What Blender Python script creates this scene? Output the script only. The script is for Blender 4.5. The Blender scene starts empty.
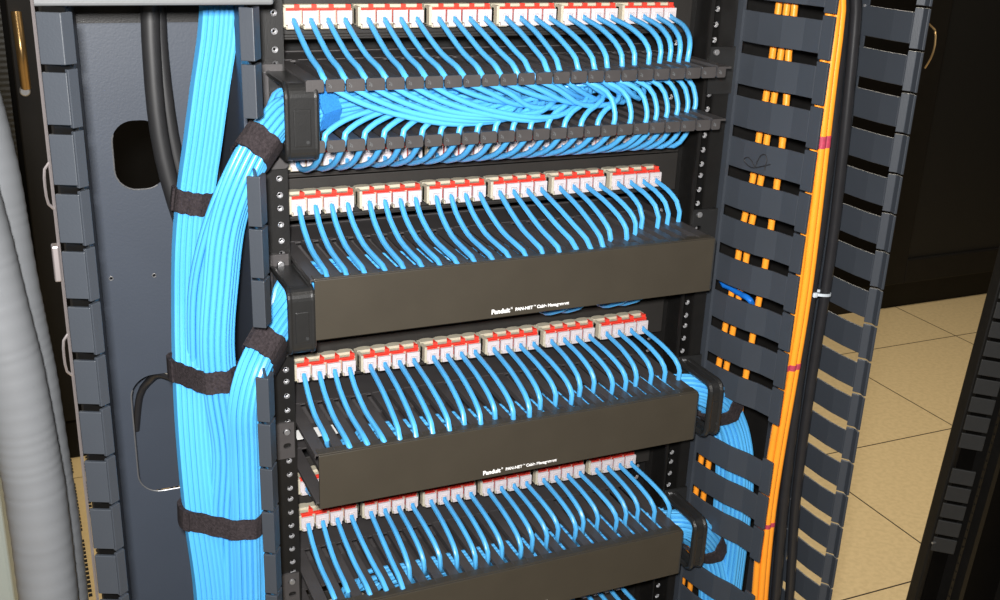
import bpy, bmesh, math, random
from mathutils import Vector, Matrix, Quaternion
random.seed(7)
C = bpy.context.scene
COL = C.collection
U = 0.04445
ZO = 1.441          # height of the rack datum above the floor
V = Vector

# ------------------------------------------------------------------ camera
CAM = V((-.4534, -.985, .1119)); YAW, PIT, ROL, FPX = .4283, -.3589, .0391, 1098.8
fw = V((math.sin(YAW)*math.cos(PIT), math.cos(YAW)*math.cos(PIT), math.sin(PIT)))
rt = fw.cross(V((0, 0, 1))).normalized(); up = rt.cross(fw)
ca, cb = rt*math.cos(ROL)+up*math.sin(ROL), -rt*math.sin(ROL)+up*math.cos(ROL)

def at(u, v, axis, val):
    """point of the place seen at (u, v) that lies on the plane axis = val"""
    d = fw + ca*((u-500)/FPX) - cb*((v-300)/FPX)
    t = (val-CAM[axis])/d[axis]
    return CAM + d*t

cam = bpy.data.objects.new('camera', bpy.data.cameras.new('camera'))
COL.objects.link(cam)
M = Matrix((ca, cb, -fw)).transposed().to_4x4()
M.translation = CAM + V((0, 0, ZO))
cam.matrix_world = M
cam.data.sensor_width = 36; cam.data.lens = FPX*36/1000
cam.data.clip_start = .05; cam.data.clip_end = 60
C.camera = cam

# --------------------------------------------------------------- materials
def mat(name, col, rough=.5, metal=0, spec=.5, noise=0, nscale=60, bump=0, bscale=400, wave=None, coat=0):
    m = bpy.data.materials.new(name); m.use_nodes = True
    nt = m.node_tree; b = nt.nodes['Principled BSDF']
    b.inputs['Base Color'].default_value = (*col, 1)
    b.inputs['Roughness'].default_value = rough
    b.inputs['Metallic'].default_value = metal
    b.inputs['Specular IOR Level'].default_value = spec
    b.inputs['Coat Weight'].default_value = coat
    tc = nt.nodes.new('ShaderNodeTexCoord')
    if noise:
        n = nt.nodes.new('ShaderNodeTexNoise'); n.inputs['Scale'].default_value = nscale
        n.inputs['Detail'].default_value = 4
        nt.links.new(tc.outputs['Object'], n.inputs['Vector'])
        mx = nt.nodes.new('ShaderNodeMix'); mx.data_type = 'RGBA'
        mx.inputs['A'].default_value = (*[c*(1-noise) for c in col], 1)
        mx.inputs['B'].default_value = (*[min(1, c*(1+noise)) for c in col], 1)
        nt.links.new(n.outputs['Fac'], mx.inputs['Factor'])
        nt.links.new(mx.outputs['Result'], b.inputs['Base Color'])
    if bump:
        n = nt.nodes.new('ShaderNodeTexNoise'); n.inputs['Scale'].default_value = bscale
        nt.links.new(tc.outputs['Object'], n.inputs['Vector'])
        bp = nt.nodes.new('ShaderNodeBump'); bp.inputs['Strength'].default_value = bump
        bp.inputs['Distance'].default_value = .001
        nt.links.new(n.outputs['Fac'], bp.inputs['Height'])
        nt.links.new(bp.outputs['Normal'], b.inputs['Normal'])
    if wave:
        w = nt.nodes.new('ShaderNodeTexWave'); w.bands_direction = wave[0]
        w.inputs['Scale'].default_value = wave[1]
        nt.links.new(tc.outputs['Object'], w.inputs['Vector'])
        bp = nt.nodes.new('ShaderNodeBump'); bp.inputs['Strength'].default_value = wave[2]
        bp.inputs['Distance'].default_value = .001
        nt.links.new(w.outputs['Fac'], bp.inputs['Height'])
        nt.links.new(bp.outputs['Normal'], b.inputs['Normal'])
    return m

Mt = dict(
    rail=mat('black_powder_steel', (.007, .0065, .006), .45, 0, .4, .3, 90, .15, 900),
    plate=mat('dark_panel_steel', (.022, .020, .018), .5, 0, .4, .2, 40, .1, 900),
    comb=mat('charcoal_comb_plastic', (.052, .048, .048), .42, 0, .5, .2, 60, .12, 700),
    cover=mat('brown_black_cover', (.042, .036, .027), .38, 0, .5, .12, 30, .08, 900),
    ring=mat('glossy_black_plastic', (.016, .016, .016), .3, 0, .5, .15, 90, .15, 800),
    duct=mat('blue_grey_plastic', (.038, .0445, .055), .42, 0, .5, .08, 25, .1, 600),
    back=mat('blue_grey_steel', (.044, .054, .073), .5, 0, .4, .10, 12, .12, 500),
    bar=mat('light_grey_painted_steel', (.115, .12, .125), .55, 0, .3, .08, 60, .15, 500),
    hole=mat('hole_dark', (.004, .004, .004), .8),
    rim=mat('bare_metal_edge', (.55, .55, .56), .3, .8),
    blue=mat('light_blue_cord', (.080, .395, .77), .34, 0, .6, .06, 8),
    print_=mat('grey_print', (.25, .5, .65), .5),
    plug=mat('clear_white_plug', (.56, .51, .52), .35, 0, .5, .06, 200),
    beige=mat('beige_housing', (.47, .43, .33), .5, 0, .4, .15, 150),
    red=mat('red_jack', (.75, .05, .03), .4),
    strap=mat('black_hook_and_loop', (.030, .024, .026), .95, 0, .2, .95, 420, 1.0, 900),
    orange=mat('orange_fibre_jacket', (1.0, .33, .025), .4, 0, .5, .07, 60),
    pink=mat('pink_tape', (.42, .045, .085), .5, 0, .5, .4, 300),
    black=mat('black_power_jacket', (.018, .018, .020), .3, 0, .6, .2, 60),
    rubber=mat('matt_black_jacket', (.019, .019, .020), .5, 0, .5, .2, 60),
    grey=mat('grey_conduit', (.165, .173, .183), .42, 0, .5, .08, 30),
    white=mat('white_print', (.85, .85, .85), .6),
    tie=mat('white_zip_tie', (.6, .66, .72), .4),
    label=mat('white_paper', (.85, .85, .83), .7),
    cab=mat('black_cabinet', (.003, .0025, .002), .7, 0, .12, .3, 20),
    cabf=mat('cabinet_frame_black', (.008, .007, .006), .55, 0, .25, .2, 20),
    sq=mat('dark_grey_blank', (.024, .025, .026), .5, 0, .4, .15, 80),
    brass=mat('brass_wire', (.55, .36, .16), .28, .9),
    wire=mat('steel_wire', (.42, .38, .38), .35, .8),
    ink=mat('black_ink', (.01, .01, .012), .6),
)

# ---------------------------------------------------------------- builders
def nb(): return bmesh.new()

def box(bm, x0, x1, y0, y1, z0, z1):
    vs = [bm.verts.new((x, y, z)) for z in (z0, z1) for x, y in ((x0, y0), (x1, y0), (x1, y1), (x0, y1))]
    for f in ((3, 2, 1, 0), (4, 5, 6, 7), (0, 1, 5, 4), (1, 2, 6, 5), (2, 3, 7, 6), (3, 0, 4, 7)):
        bm.faces.new([vs[i] for i in f])

def prism(bm, pts, d, axis=2):
    """closed polygon of 3D points, extruded by vector d"""
    a = [bm.verts.new(p) for p in pts]; b = [bm.verts.new(V(p)+V(d)) for p in pts]
    n = len(pts)
    bm.faces.new(a); bm.faces.new(b[::-1])
    for i in range(n): bm.faces.new((a[i], b[i], b[(i+1) % n], a[(i+1) % n]))

def rise(P):
    return [V((P[0].x+(P[0].x-P[1].x)*1.5, P[0].y, .80)), V((P[0].x+(P[0].x-P[1].x)*.6, P[0].y, .35))]+P

def resample(P, seg):
    P = [V(p) for p in P]; out = []
    for i in range(len(P)-1):
        p0 = P[i-1] if i else P[0]*2-P[1]
        p1, p2 = P[i], P[i+1]
        p3 = P[i+2] if i+2 < len(P) else P[-1]*2-P[-2]
        L = (p2-p1).length; n = max(1, min(14 if seg > .003 else 60, int(math.ceil(L/seg))))
        for k in range(n):
            t = k/n
            # centripetal-ish catmull rom (uniform)
            out.append(.5*((2*p1)+(p2-p0)*t+(2*p0-5*p1+4*p2-p3)*t*t+(3*p1-p0-3*p2+p3)*t**3))
    out.append(P[-1]); return out

def frames(P, n0=None):
    T = []
    for i in range(len(P)):
        a = P[max(0, i-1)]; b = P[min(len(P)-1, i+1)]
        t = (b-a); T.append(t.normalized() if t.length > 1e-9 else V((0, 0, -1)))
    n = n0 or V((0, -1, .001)); n = (n-T[0]*n.dot(T[0])).normalized()
    N = []
    for i, t in enumerate(T):
        if i:
            q = T[i-1].rotation_difference(t); n = q @ n
            n = (n-t*n.dot(t)).normalized()
        N.append(n)
    return T, N

def sweep(bm, P, prof, closed=True, n0=None, cap=True):
    """sweep a 2D profile [(a,b)] along P"""
    T, N = frames(P, n0); rings = []
    for p, t, n in zip(P, T, N):
        b = t.cross(n)
        rings.append([bm.verts.new(p+n*u+b*v) for u, v in prof])
    k = len(prof)
    for r0, r1 in zip(rings, rings[1:]):
        for i in range(k if closed else k-1):
            bm.faces.new((r0[i], r0[(i+1) % k], r1[(i+1) % k], r1[i]))
    if cap and closed:
        bm.faces.new(rings[0][::-1]); bm.faces.new(rings[-1])

def circ(r, n=8): return [(r*math.cos(2*math.pi*i/n), r*math.sin(2*math.pi*i/n)) for i in range(n)]

def tube(bm, P, r, n=8, seg=.012, raw=False):
    sweep(bm, P if raw else resample(P, seg), circ(r, n))

def ribbon(bm, xy, th, z0, z1):
    """vertical plate following a polyline in plan"""
    pts = [V((x, y)) for x, y in xy]; L, Rr = [], []
    for i in range(len(pts)):
        a = pts[max(0, i-1)]; b = pts[min(len(pts)-1, i+1)]
        d = (b-a).normalized(); n = V((-d.y, d.x))
        L.append(pts[i]+n*th/2); Rr.append(pts[i]-n*th/2)
    poly = L+Rr[::-1]
    prism(bm, [(p.x, p.y, z0) for p in poly], (0, 0, z1-z0))

def obj(name, bm, m, parent=None, smooth=False, bevel=0, origin=None):
    bmesh.ops.recalc_face_normals(bm, faces=bm.faces)
    vs = bm.verts
    lo = V([min(v.co[i] for v in vs) for i in range(3)]); hi = V([max(v.co[i] for v in vs) for i in range(3)])
    org = V(origin) if origin else V(((lo.x+hi.x)/2, (lo.y+hi.y)/2, lo.z))
    for v in vs: v.co -= org
    if smooth:
        for f in bm.faces: f.smooth = True
    me = bpy.data.meshes.new(name); bm.to_mesh(me); bm.free()
    o = bpy.data.objects.new(name, me); COL.objects.link(o)
    me.materials.append(m)
    w = org+V((0, 0, ZO))
    if parent is not None:
        o.parent = parent; o.location = w-WL[parent.name]
    else: o.location = w
    WL[o.name] = w
    if bevel:
        md = o.modifiers.new('bevel', 'BEVEL'); md.width = bevel; md.segments = 2; md.limit_method = 'ANGLE'
        md.angle_limit = math.radians(40)
        for f in me.polygons: f.use_smooth = False
    if smooth:
        md = o.modifiers.new('es', 'EDGE_SPLIT'); md.split_angle = math.radians(50)
    return o
WL = {}

def thing(name, label, cat, loc, group=None):
    o = bpy.data.objects.new(name, None); COL.objects.link(o)
    w = V(loc)+V((0, 0, ZO)); o.location = w; o.empty_display_size = .05
    WL[o.name] = w
    return tag(o, label, cat, group)

def tag(o, label, cat, group=None):
    o['label'] = label; o['category'] = cat
    if group: o['group'] = group
    return o

def struct(o): o['kind'] = 'structure'; return o

def plate_with_holes(outline, holes, th):
    """2D plate in x-z with holes, thickness th along y (mesh via a filled 2D curve)"""
    cu = bpy.data.curves.new('tmp', 'CURVE'); cu.dimensions = '2D'; cu.fill_mode = 'BOTH'; cu.extrude = th/2
    for loop in [outline]+holes:
        s = cu.splines.new('POLY'); s.points.add(len(loop)-1)
        for p, (x, z) in zip(s.points, loop): p.co = (x, z, 0, 1)
        s.use_cyclic_u = True
    to = bpy.data.objects.new('tmp', cu); COL.objects.link(to)
    dg = bpy.context.evaluated_depsgraph_get()
    me = bpy.data.meshes.new_from_object(to.evaluated_get(dg))
    bpy.data.objects.remove(to); bm = nb(); bm.from_mesh(me); bpy.data.meshes.remove(me)
    return bm

def stadium(cx, cz, w, h, r, n=8):
    out = []
    for sx, sz, a0 in ((1, 1, 0), (-1, 1, 90), (-1, -1, 180), (1, -1, 270)):
        for k in range(n+1):
            a = math.radians(a0+90*k/n)
            out.append((cx+sx*(w/2-r)+r*math.cos(a), cz+sz*(h/2-r)+r*math.sin(a)))
    return out

ORD = ['first', 'second', 'third', 'fourth', 'fifth', 'sixth', 'seventh', 'eighth', 'ninth', 'tenth', 'eleventh', 'twelfth',
       'thirteenth', 'fourteenth', 'fifteenth', 'sixteenth', 'seventeenth', 'eighteenth', 'nineteenth', 'twentieth',
       'twenty-first', 'twenty-second', 'twenty-third', 'twenty-fourth', 'twenty-fifth', 'twenty-sixth', 'twenty-seventh',
       'twenty-eighth', 'twenty-ninth', 'thirtieth', 'thirty-first', 'thirty-second', 'thirty-third', 'thirty-fourth',
       'thirty-fifth', 'thirty-sixth', 'thirty-seventh']

# --------------------------------------------------------------- the room
FZ = -ZO
# raised floor: tile joints run along x and y
def floor_mat():
    m = bpy.data.materials.new('floor_tiles'); m.use_nodes = True; nt = m.node_tree; b = nt.nodes['Principled BSDF']
    geo = nt.nodes.new('ShaderNodeNewGeometry'); sep = nt.nodes.new('ShaderNodeSeparateXYZ')
    nt.links.new(geo.outputs['Position'], sep.inputs[0])
    def joint(out, off):
        a = nt.nodes.new('ShaderNodeMath'); a.operation = 'SUBTRACT'; a.inputs[1].default_value = off; nt.links.new(out, a.inputs[0])
        w = nt.nodes.new('ShaderNodeMath'); w.operation = 'PINGPONG'; w.inputs[1].default_value = .3; nt.links.new(a.outputs[0], w.inputs[0])
        g = nt.nodes.new('ShaderNodeMath'); g.operation = 'LESS_THAN'; g.inputs[1].default_value = .0022; nt.links.new(w.outputs[0], g.inputs[0])
        return g
    gx = joint(sep.outputs[0], 2.186-3*.6); gy = joint(sep.outputs[1], 1.27)
    mxm = nt.nodes.new('ShaderNodeMath'); mxm.operation = 'MAXIMUM'
    nt.links.new(gx.outputs[0], mxm.inputs[0]); nt.links.new(gy.outputs[0], mxm.inputs[1])
    n = nt.nodes.new('ShaderNodeTexNoise'); n.inputs['Scale'].default_value = 70; n.inputs['Detail'].default_value = 6
    nt.links.new(geo.outputs['Position'], n.inputs['Vector'])
    cr = nt.nodes.new('ShaderNodeValToRGB')
    cr.color_ramp.elements[0].position = .35; cr.color_ramp.elements[0].color = (.55, .43, .24, 1)
    cr.color_ramp.elements[1].position = .6; cr.color_ramp.elements[1].color = (.62, .485, .275, 1)
    nt.links.new(n.outputs['Fac'], cr.inputs[0])
    mx = nt.nodes.new('ShaderNodeMix'); mx.data_type = 'RGBA'; mx.inputs['B'].default_value = (.03, .02, .012, 1)
    nt.links.new(cr.outputs[0], mx.inputs['A']); nt.links.new(mxm.outputs[0], mx.inputs['Factor'])
    nt.links.new(mx.outputs['Result'], b.inputs['Base Color']); b.inputs['Roughness'].default_value = .42
    return m
bm = nb(); box(bm, -3.2, 5.2, -2.2, 4.2, FZ-.05, FZ); struct(obj('floor', bm, floor_mat()))
wallm = mat('dark_wall_paint', (.05, .045, .04), .9, 0, .2, .1, 4)
ceilm = mat('ceiling_tile', (.35, .34, .32), .9, 0, .2, .1, 4)
bm = nb(); box(bm, -3.2, 5.2, 4.2, 4.3, FZ, FZ+2.8); struct(obj('wall_back', bm, wallm))
bm = nb(); box(bm, -3.3, -3.2, -2.2, 4.2, FZ, FZ+2.8); struct(obj('wall_left', bm, wallm))
bm = nb(); box(bm, 5.2, 5.3, -2.2, 4.2, FZ, FZ+2.8); struct(obj('wall_right', bm, wallm))
bm = nb(); box(bm, -3.2, 5.2, -2.3, -2.2, FZ, FZ+2.8); struct(obj('wall_front', bm, wallm))
bm = nb(); box(bm, -3.2, 5.2, -2.2, 4.2, FZ+2.8, FZ+2.9); struct(obj('ceiling', bm, ceilm))

# perforated floor tiles behind the rack, on the left
perf = mat('tan_perforated_tile', (.62, .47, .24), .45, 0, .4, .08, 40)
for i, (x0, y0, lab) in enumerate(((-.69, 1.27, 'tan perforated airflow floor tile between grey conduits and duct, lower one'),
                                   (-.69, 1.87, 'tan perforated airflow floor tile beyond the conduits, touching dark cabinet base'),
                                   (-1.29, 1.27, 'tan perforated floor tile at far left behind the grey conduits'))):
    t = thing('perforated_floor_tile', lab, 'floor tile', (x0+.3, y0+.3, FZ), 'perforated floor tiles')
    bm = nb(); box(bm, x0+.002, x0+.598, y0+.002, y0+.598, FZ, FZ+.004)
    obj('tile_panel', bm, perf, t)
    bm = nb()
    for cx in range(8):
        for sx in range(4):
            for ry in range(30):
                xx = x0+.03+cx*.07+sx*.013; yy = y0+.03+ry*.0182
                if ry in (14, 15): continue
                box(bm, xx, xx+.008, yy, yy+.0125, FZ+.0041, FZ+.0046)
    obj('slot_field', bm, Mt['hole'], t)

# --------------------------------------------------------------- rack posts
ZB, ZT = FZ, .42
rack = thing('equipment_rack', 'black open two-post steel rack with punched rails beside white jacks', 'rack', (0, .03, FZ))
def rail_plate(x0, x1, y, hx, th=.003):
    holes = []
    k = -10
    while True:
        i = k; z = .0018 - (i//3)*U - (0, .015875, .03175)[i % 3]
        k += 1
        if z > ZT-.01: continue
        if z < ZB+.02: break
        holes.append([(hx+.0031*math.cos(a*math.pi/4), z+.0031*math.sin(a*math.pi/4)) for a in range(8)])
    bm = plate_with_holes([(x0, ZB), (x1, ZB), (x1, ZT), (x0, ZT)], holes, th)
    for v in bm.verts: v.co = V((v.co.x, y+v.co.z, v.co.y))
    return bm, holes
for s in (-1, 1):
    hx = s*.2325; x0, x1 = sorted((s*.2245, s*.2575))
    for nm, y in (('front_flange', .0), ('rear_flange', .073)):
        bm, hs = rail_plate(x0, x1, y+.0015, hx)
        for h in hs:      # threaded collar lining each hole
            cz = sum(p[1] for p in h)/8
            rg = [[bm.verts.new((hx+rr*math.cos(a*math.pi/4), y+yy, cz+rr*math.sin(a*math.pi/4))) for a in range(8)]
                  for rr, yy in ((.0031, .0004), (.0018, .0028), (.0013, .0030))]
            for q in range(2):
                for a in range(8):
                    f = bm.faces.new((rg[q][a], rg[q][(a+1) % 8], rg[q+1][(a+1) % 8], rg[q+1][a])); f.material_index = 1
        o = obj(nm, bm, Mt['rail'], rack); o.data.materials.append(Mt['rim'])
    bm = nb(); box(bm, min(s*.2545, s*.2575), max(s*.2545, s*.2575), .003, .073, ZB, ZT); obj('web', bm, Mt['rail'], rack)
bm = nb(); box(bm, -.256, .256, .215, .218, ZB+.10, ZT)
for s in (-1, 1): box(bm, min(s*.2545, s*.2575), max(s*.2545, s*.2575), .077, .218, ZB+.10, ZT)
obj('rear_blackout', bm, Mt['hole'], rack)  # added black sheet, hides the floor behind and keeps the gaps dark
bm = nb(); box(bm, -.33, .33, -.09, .22, ZB, ZB+.012); obj('base_plate', bm, Mt['rail'], rack)

# ------------------------------------------------- vertical cable managers
SL = .0115     # slot height
def finger_column(parent, body, lip, ztops, flange=None, missing=()):
    for k, zt in ztops:
        if k in missing: continue
        zb = zt-U
        bm = nb()
        ribbon(bm, body, .0026, zb+SL/2+.0004, zt-SL/2-.0004)
        ribbon(bm, lip, .0032, zb+.0012, zt-.0012)
        if flange: ribbon(bm, flange, .0030, zb+.0035, zt-.0035)
        obj('finger', bm, Mt['duct'], parent, bevel=.0006)

KS = range(-8, 28)
BACKY = .13
lm = thing('vertical_cable_manager', 'blue-grey vertical cable manager holding the blue bundles, left of rack', 'cable manager', (-.34, .04, FZ))
p1 = at(47, 100, 1, BACKY)
h1 = [at(u, v, 1, BACKY) for u, v in ((115, 154), (163, 154), (139, 120), (141, 189))]
h2 = [at(u, v, 1, BACKY) for u, v in ((134, 430), (240, 430), (170, 372), (180, 487))]
cz1 = (h1[2].z+h1[3].z)/2; cx1 = (h1[0].x+h1[1].x)/2
cz2 = (h2[2].z+h2[3].z)/2
ztop = at(150, 22, 1, BACKY).z
LX0, LX1 = -.390, -.2645
holes = [stadium(cx1, cz1, h1[1].x-h1[0].x+.004, h1[2].z-h1[3].z, .021),
         stadium(h2[0].x+.047, cz2, .094, h2[2].z-h2[3].z, .024)]
for (u, v) in ((111, 278), (154, 275)):
    p = at(u, v, 1, BACKY); holes.append([(p.x+.0016*math.cos(a), p.z+.0016*math.sin(a)) for a in [q*math.pi/4 for q in range(8)]])
bm = plate_with_holes([(LX0, ZB), (LX1, ZB), (LX1, ztop), (LX0, ztop)], holes, .002)
for v in bm.verts: v.co = V((v.co.x, BACKY+v.co.z, v.co.y))
obj('back_panel', bm, Mt['back'], lm)
bm = nb()
for (u, v) in ((111, 278), (154, 275)):
    p = at(u, v, 1, BACKY)
    P = [V((p.x+.002*math.cos(a*math.pi/5), BACKY-.0015, p.z+.002*math.sin(a*math.pi/5))) for a in range(11)]
    tube(bm, P, .0005, 5, raw=True)
obj('rivet_ring', bm, Mt['rim'], lm)
# bright cut edge round the lower rim of the openings
for h, rr in ((holes[0], (10, 30)), (holes[1], (10, 30))):
    P = [V((x, BACKY-.0012, z)) for x, z in h[15:31]]
    bm = nb(); tube(bm, P, .0007, 5, raw=True); obj('cut_edge', bm, Mt['rim'], lm)
# bracket strip behind lower opening
bm = nb(); box(bm, LX0, LX1, BACKY+.055, BACKY+.057, cz2-.10, cz2+.10); obj('inner_panel', bm, Mt['back'], lm)
# side strips the fingers grow from
bm = nb(); ribbon(bm, [(-.4265, -.131), (-.4100, -.112), (-.4000, -.002), (-.3890, BACKY)], .002, ZB, .03); obj('side_wall', bm, Mt['rail'], lm)  # black, front end carried forward to darken the finger slots
bm = nb(); box(bm, -.2635, -.2605, -.004, BACKY, ZB, .06); obj('side_wall', bm, Mt['back'], lm)
bm = nb(); box(bm, -.432, -.262, -.134, -.045, .0225, .085); obj('top_bar', bm, Mt['bar'], lm, bevel=.002)
bm = nb(); box(bm, LX0, LX1, BACKY-.004, BACKY+.004, ztop, ztop+.12); obj('upper_frame', bm, Mt['rail'], lm)
zl = [(k, -.0185-(k-1)*U) for k in range(0, 28)]
finger_column(lm, [(-.4000, .0), (-.4040, -.06), (-.4110, -.136)], [(-.4140, -.1455), (-.4068, -.1400)], [(k, z) for k, z in zl if k > 0], flange=[(-.4295, -.1385), (-.4135, -.1455)])
zr = [(k, -.0225-(k-1)*U) for k in range(0, 28)]
finger_column(lm, [(-.262, -.004), (-.2665, -.05), (-.2735, -.095), (-.2765, -.119)],
              [(-.2850, -.1165), (-.2768, -.1225), (-.2695, -.1090)],
              [(k, z) for k, z in zr if k > 0], missing=(2, 6))
# topmost fingers run up behind the bar
for body, lip, z0, z1 in (([(-.4000, .0), (-.4110, -.136)], [(-.4295, -.1385), (-.4140, -.1455), (-.4068, -.1400)], -.0265+.010, .0195),
                          ([(-.262, -.004), (-.2735, -.095), (-.2765, -.119)], [(-.2850, -.1165), (-.2768, -.1225), (-.2695, -.1090)], -.022+.001, .0195)):
    bm = nb(); ribbon(bm, body, .0026, z0+.003, z1-.004); ribbon(bm, lip, .0032, z0, z1); obj('finger', bm, Mt['duct'], lm, bevel=.0006)
# hinge rod and latch loops on the outer edge
bm = nb(); tube(bm, [(-.4312, -.138, .06), (-.4312, -.138, -.62), (-.4312, -.138, ZB+.05)], .0013, 6); obj('hinge_rod', bm, Mt['wire'], lm, smooth=True)
for zc in (-.105, -.240):
    bm = nb(); P = [V((-.4312, -.138, zc+.018)), V((-.4352, -.139, zc+.013)), V((-.4362, -.140, zc)), V((-.4352, -.139, zc-.013)), V((-.4312, -.138, zc-.018))]
    tube(bm, P, .0011, 6); obj('latch_loop', bm, Mt['wire'], lm, smooth=True)
bm = nb(); box(bm, -.4365, -.4315, -.143, -.133, -.178, -.150); obj('hinge_clip', bm, Mt['wire'], lm, bevel=.001)

rm = thing('vertical_cable_manager', 'blue-grey vertical cable manager with orange cables, right of rack', 'cable manager', (.34, .04, FZ))
w3 = [(k, -.0365-(k-1)*U) for k in KS]
finger_column(rm, [(.2620, .0), (.2650, -.030), (.2715, -.060), (.2810, -.083), (.2850, -.104)],
              [(.2850, -.104), (.2875, -.1185)], [(k, z) for k, z in w3 if z > FZ+.06 and z < .3], missing=(10, 14))
w4 = [(k, -.0325-(k-1)*U) for k in KS]
finger_column(rm, [(.4200, -.004), (.4205, -.055), (.4235, -.080)],
              [(.4235, -.080), (.4290, -.088), (.4270, -.097)], [(k, z) for k, z in w4 if z > FZ+.06 and z < .3])
bm = nb(); box(bm, .2585, .2625, -.008, BACKY, ZB, ZT); obj('side_wall', bm, Mt['duct'], rm)
bm = nb(); box(bm, .4190, .4215, -.014, .060, ZB, ZT); obj('side_wall', bm, Mt['duct'], rm)
bm = nb(); box(bm, .2625, .4190, .056, .060, ZB, ZT); obj('back_panel', bm, Mt['rail'], rm)
bm = nb()
for k in range(-5, 24):
    z = -.0405-(k)*U
    box(bm, .4180, .4192, -.0100, -.0075, z, z+.0025)
obj('screw_heads', bm, Mt['rim'], rm)
bm = nb(); P = [at(u, v, 0, .432) for u, v in ((929, 24), (935, 30), (935, 45), (931, 58), (925, 68))]
tube(bm, P, .0011, 6); obj('latch_loop', bm, Mt['brass'], rm, smooth=True)
# small hooked scribble in black ink on one finger
def onW3(u, v, X=.2628): return at(u, v, 0, X)
scr = [(767, 166), (760, 168), (753, 169), (748, 164), (747, 160), (750, 158.5), (753, 163), (755, 169), (757, 163), (760, 157), (763, 156), (764.5, 161), (763, 168), (762.5, 172)]
P = [onW3(a-3, b-1) for a, b in scr]
P = [V((.2650+(-.030-p.y)*.22 if p.y < -.03 else .262+(-p.y)*.1, p.y, p.z)) - V((.0027, 0, 0)) for p in P]
bm = nb(); tube(bm, P, .0006, 5, seg=.002); obj('ink_scribble', bm, Mt['ink'], rm)

# ----------------------------------------------------------- patch panels
JX0 = -.2155; MP = .0709; JP = .0162
def port_x(i): return JX0+(i//4)*MP+(i % 4)*JP+JP/2
ROWN = ['top', 'second', 'third', 'fourth', 'fifth', 'sixth', 'seventh', 'eighth']
rows = [('top', 0), ('second', 3*U), ('third', 4*U), ('fourth', 7*U), ('fifth', 8*U), ('sixth', 11*U), ('seventh', 12*U), ('eighth', 15*U), ('ninth', 16*U)]
pdesc = ['white and red patch panel at the very top, above the open comb tray',
         'patch panel hanging under the open comb tray, mostly covered by blue cords',
         'white and red patch panel just above the uppermost printed cover',
         'patch panel hidden behind the uppermost printed cover',
         'white and red patch panel between the two printed covers',
         'patch panel behind the middle cover, jacks peeking out at its left end',
         'white and red patch panel between middle cover and lowest cover',
         'patch panel behind the lowest cover at bottom edge',
         'patch panel below the lowest cover, only its hanging cords showing']
def make_panel(idx):
    nm, dz = rows[idx]; z = -dz
    t = thing('patch_bay', pdesc[idx], 'patch panel', (0, .054, z-.030), 'patch panels')
    bm = nb(); box(bm, -.2410, .2410, .0605, .0625, z-.0300, z+.0135)
    box(bm, -.2230, .2230, .0570, .0610, z-.0275, z-.0245)
    obj('panel_plate', bm, Mt['plate'], t, bevel=.0008)
    for m in range(6):
        x0 = JX0-.0012+m*MP; x1 = x0+4*JP+.0024
        bm = nb()
        # bevelled beige body, wavy upper edge
        n = 16; top = []
        for q in range(n+1):
            xx = x0+(x1-x0)*q/n; top.append((xx, z+.0010))
        poly = [(x0, z-.0145)]+top+[(x1, z-.0145)]
        prism(bm, [(a, .0605, b) for a, b in poly[::-1]], (0, -.0200, 0))
        yw = [(x0+(x1-x0)*q/n, .0545+.0030*abs(math.sin(q*math.pi/4))**.5) for q in range(n+1)]
        prism(bm, [(x1, .0470, z+.0008), (x0, .0470, z+.0008)]+[(a, b, z+.0008) for a, b in yw], (0, 0, .0030))
        box(bm, x0, x0+.0030, .0330, .0470, z-.0150, z+.0030)
        for q in range(4):   # lower tongues
            xx = x0+.003+q*JP; box(bm, xx, xx+.009, .034, .050, z-.0172, z-.0135)
        mo = obj('jack_module', bm, Mt['beige'], t, bevel=.0006)
        for q in range(4):
            xc = JX0+m*MP+q*JP+JP/2
            bm = nb(); box(bm, xc-.0060, xc+.0060, .0350, .0405, z-.0120, z+.0004)
            # arrow shaped wedge on top
            prism(bm, [(xc+.0030, .0405, z+.0008), (xc+.0080, .0405, z+.0008), (xc+.0060, .0500, z+.0008)], (0, 0, .0036))
            box(bm, xc-.0079, xc+.0079, .0382, .0415, z-.0004, z+.0011)
            obj('jack', bm, Mt['red'], mo)
    return t
panels = [make_panel(i) for i in range(9)]

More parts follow.
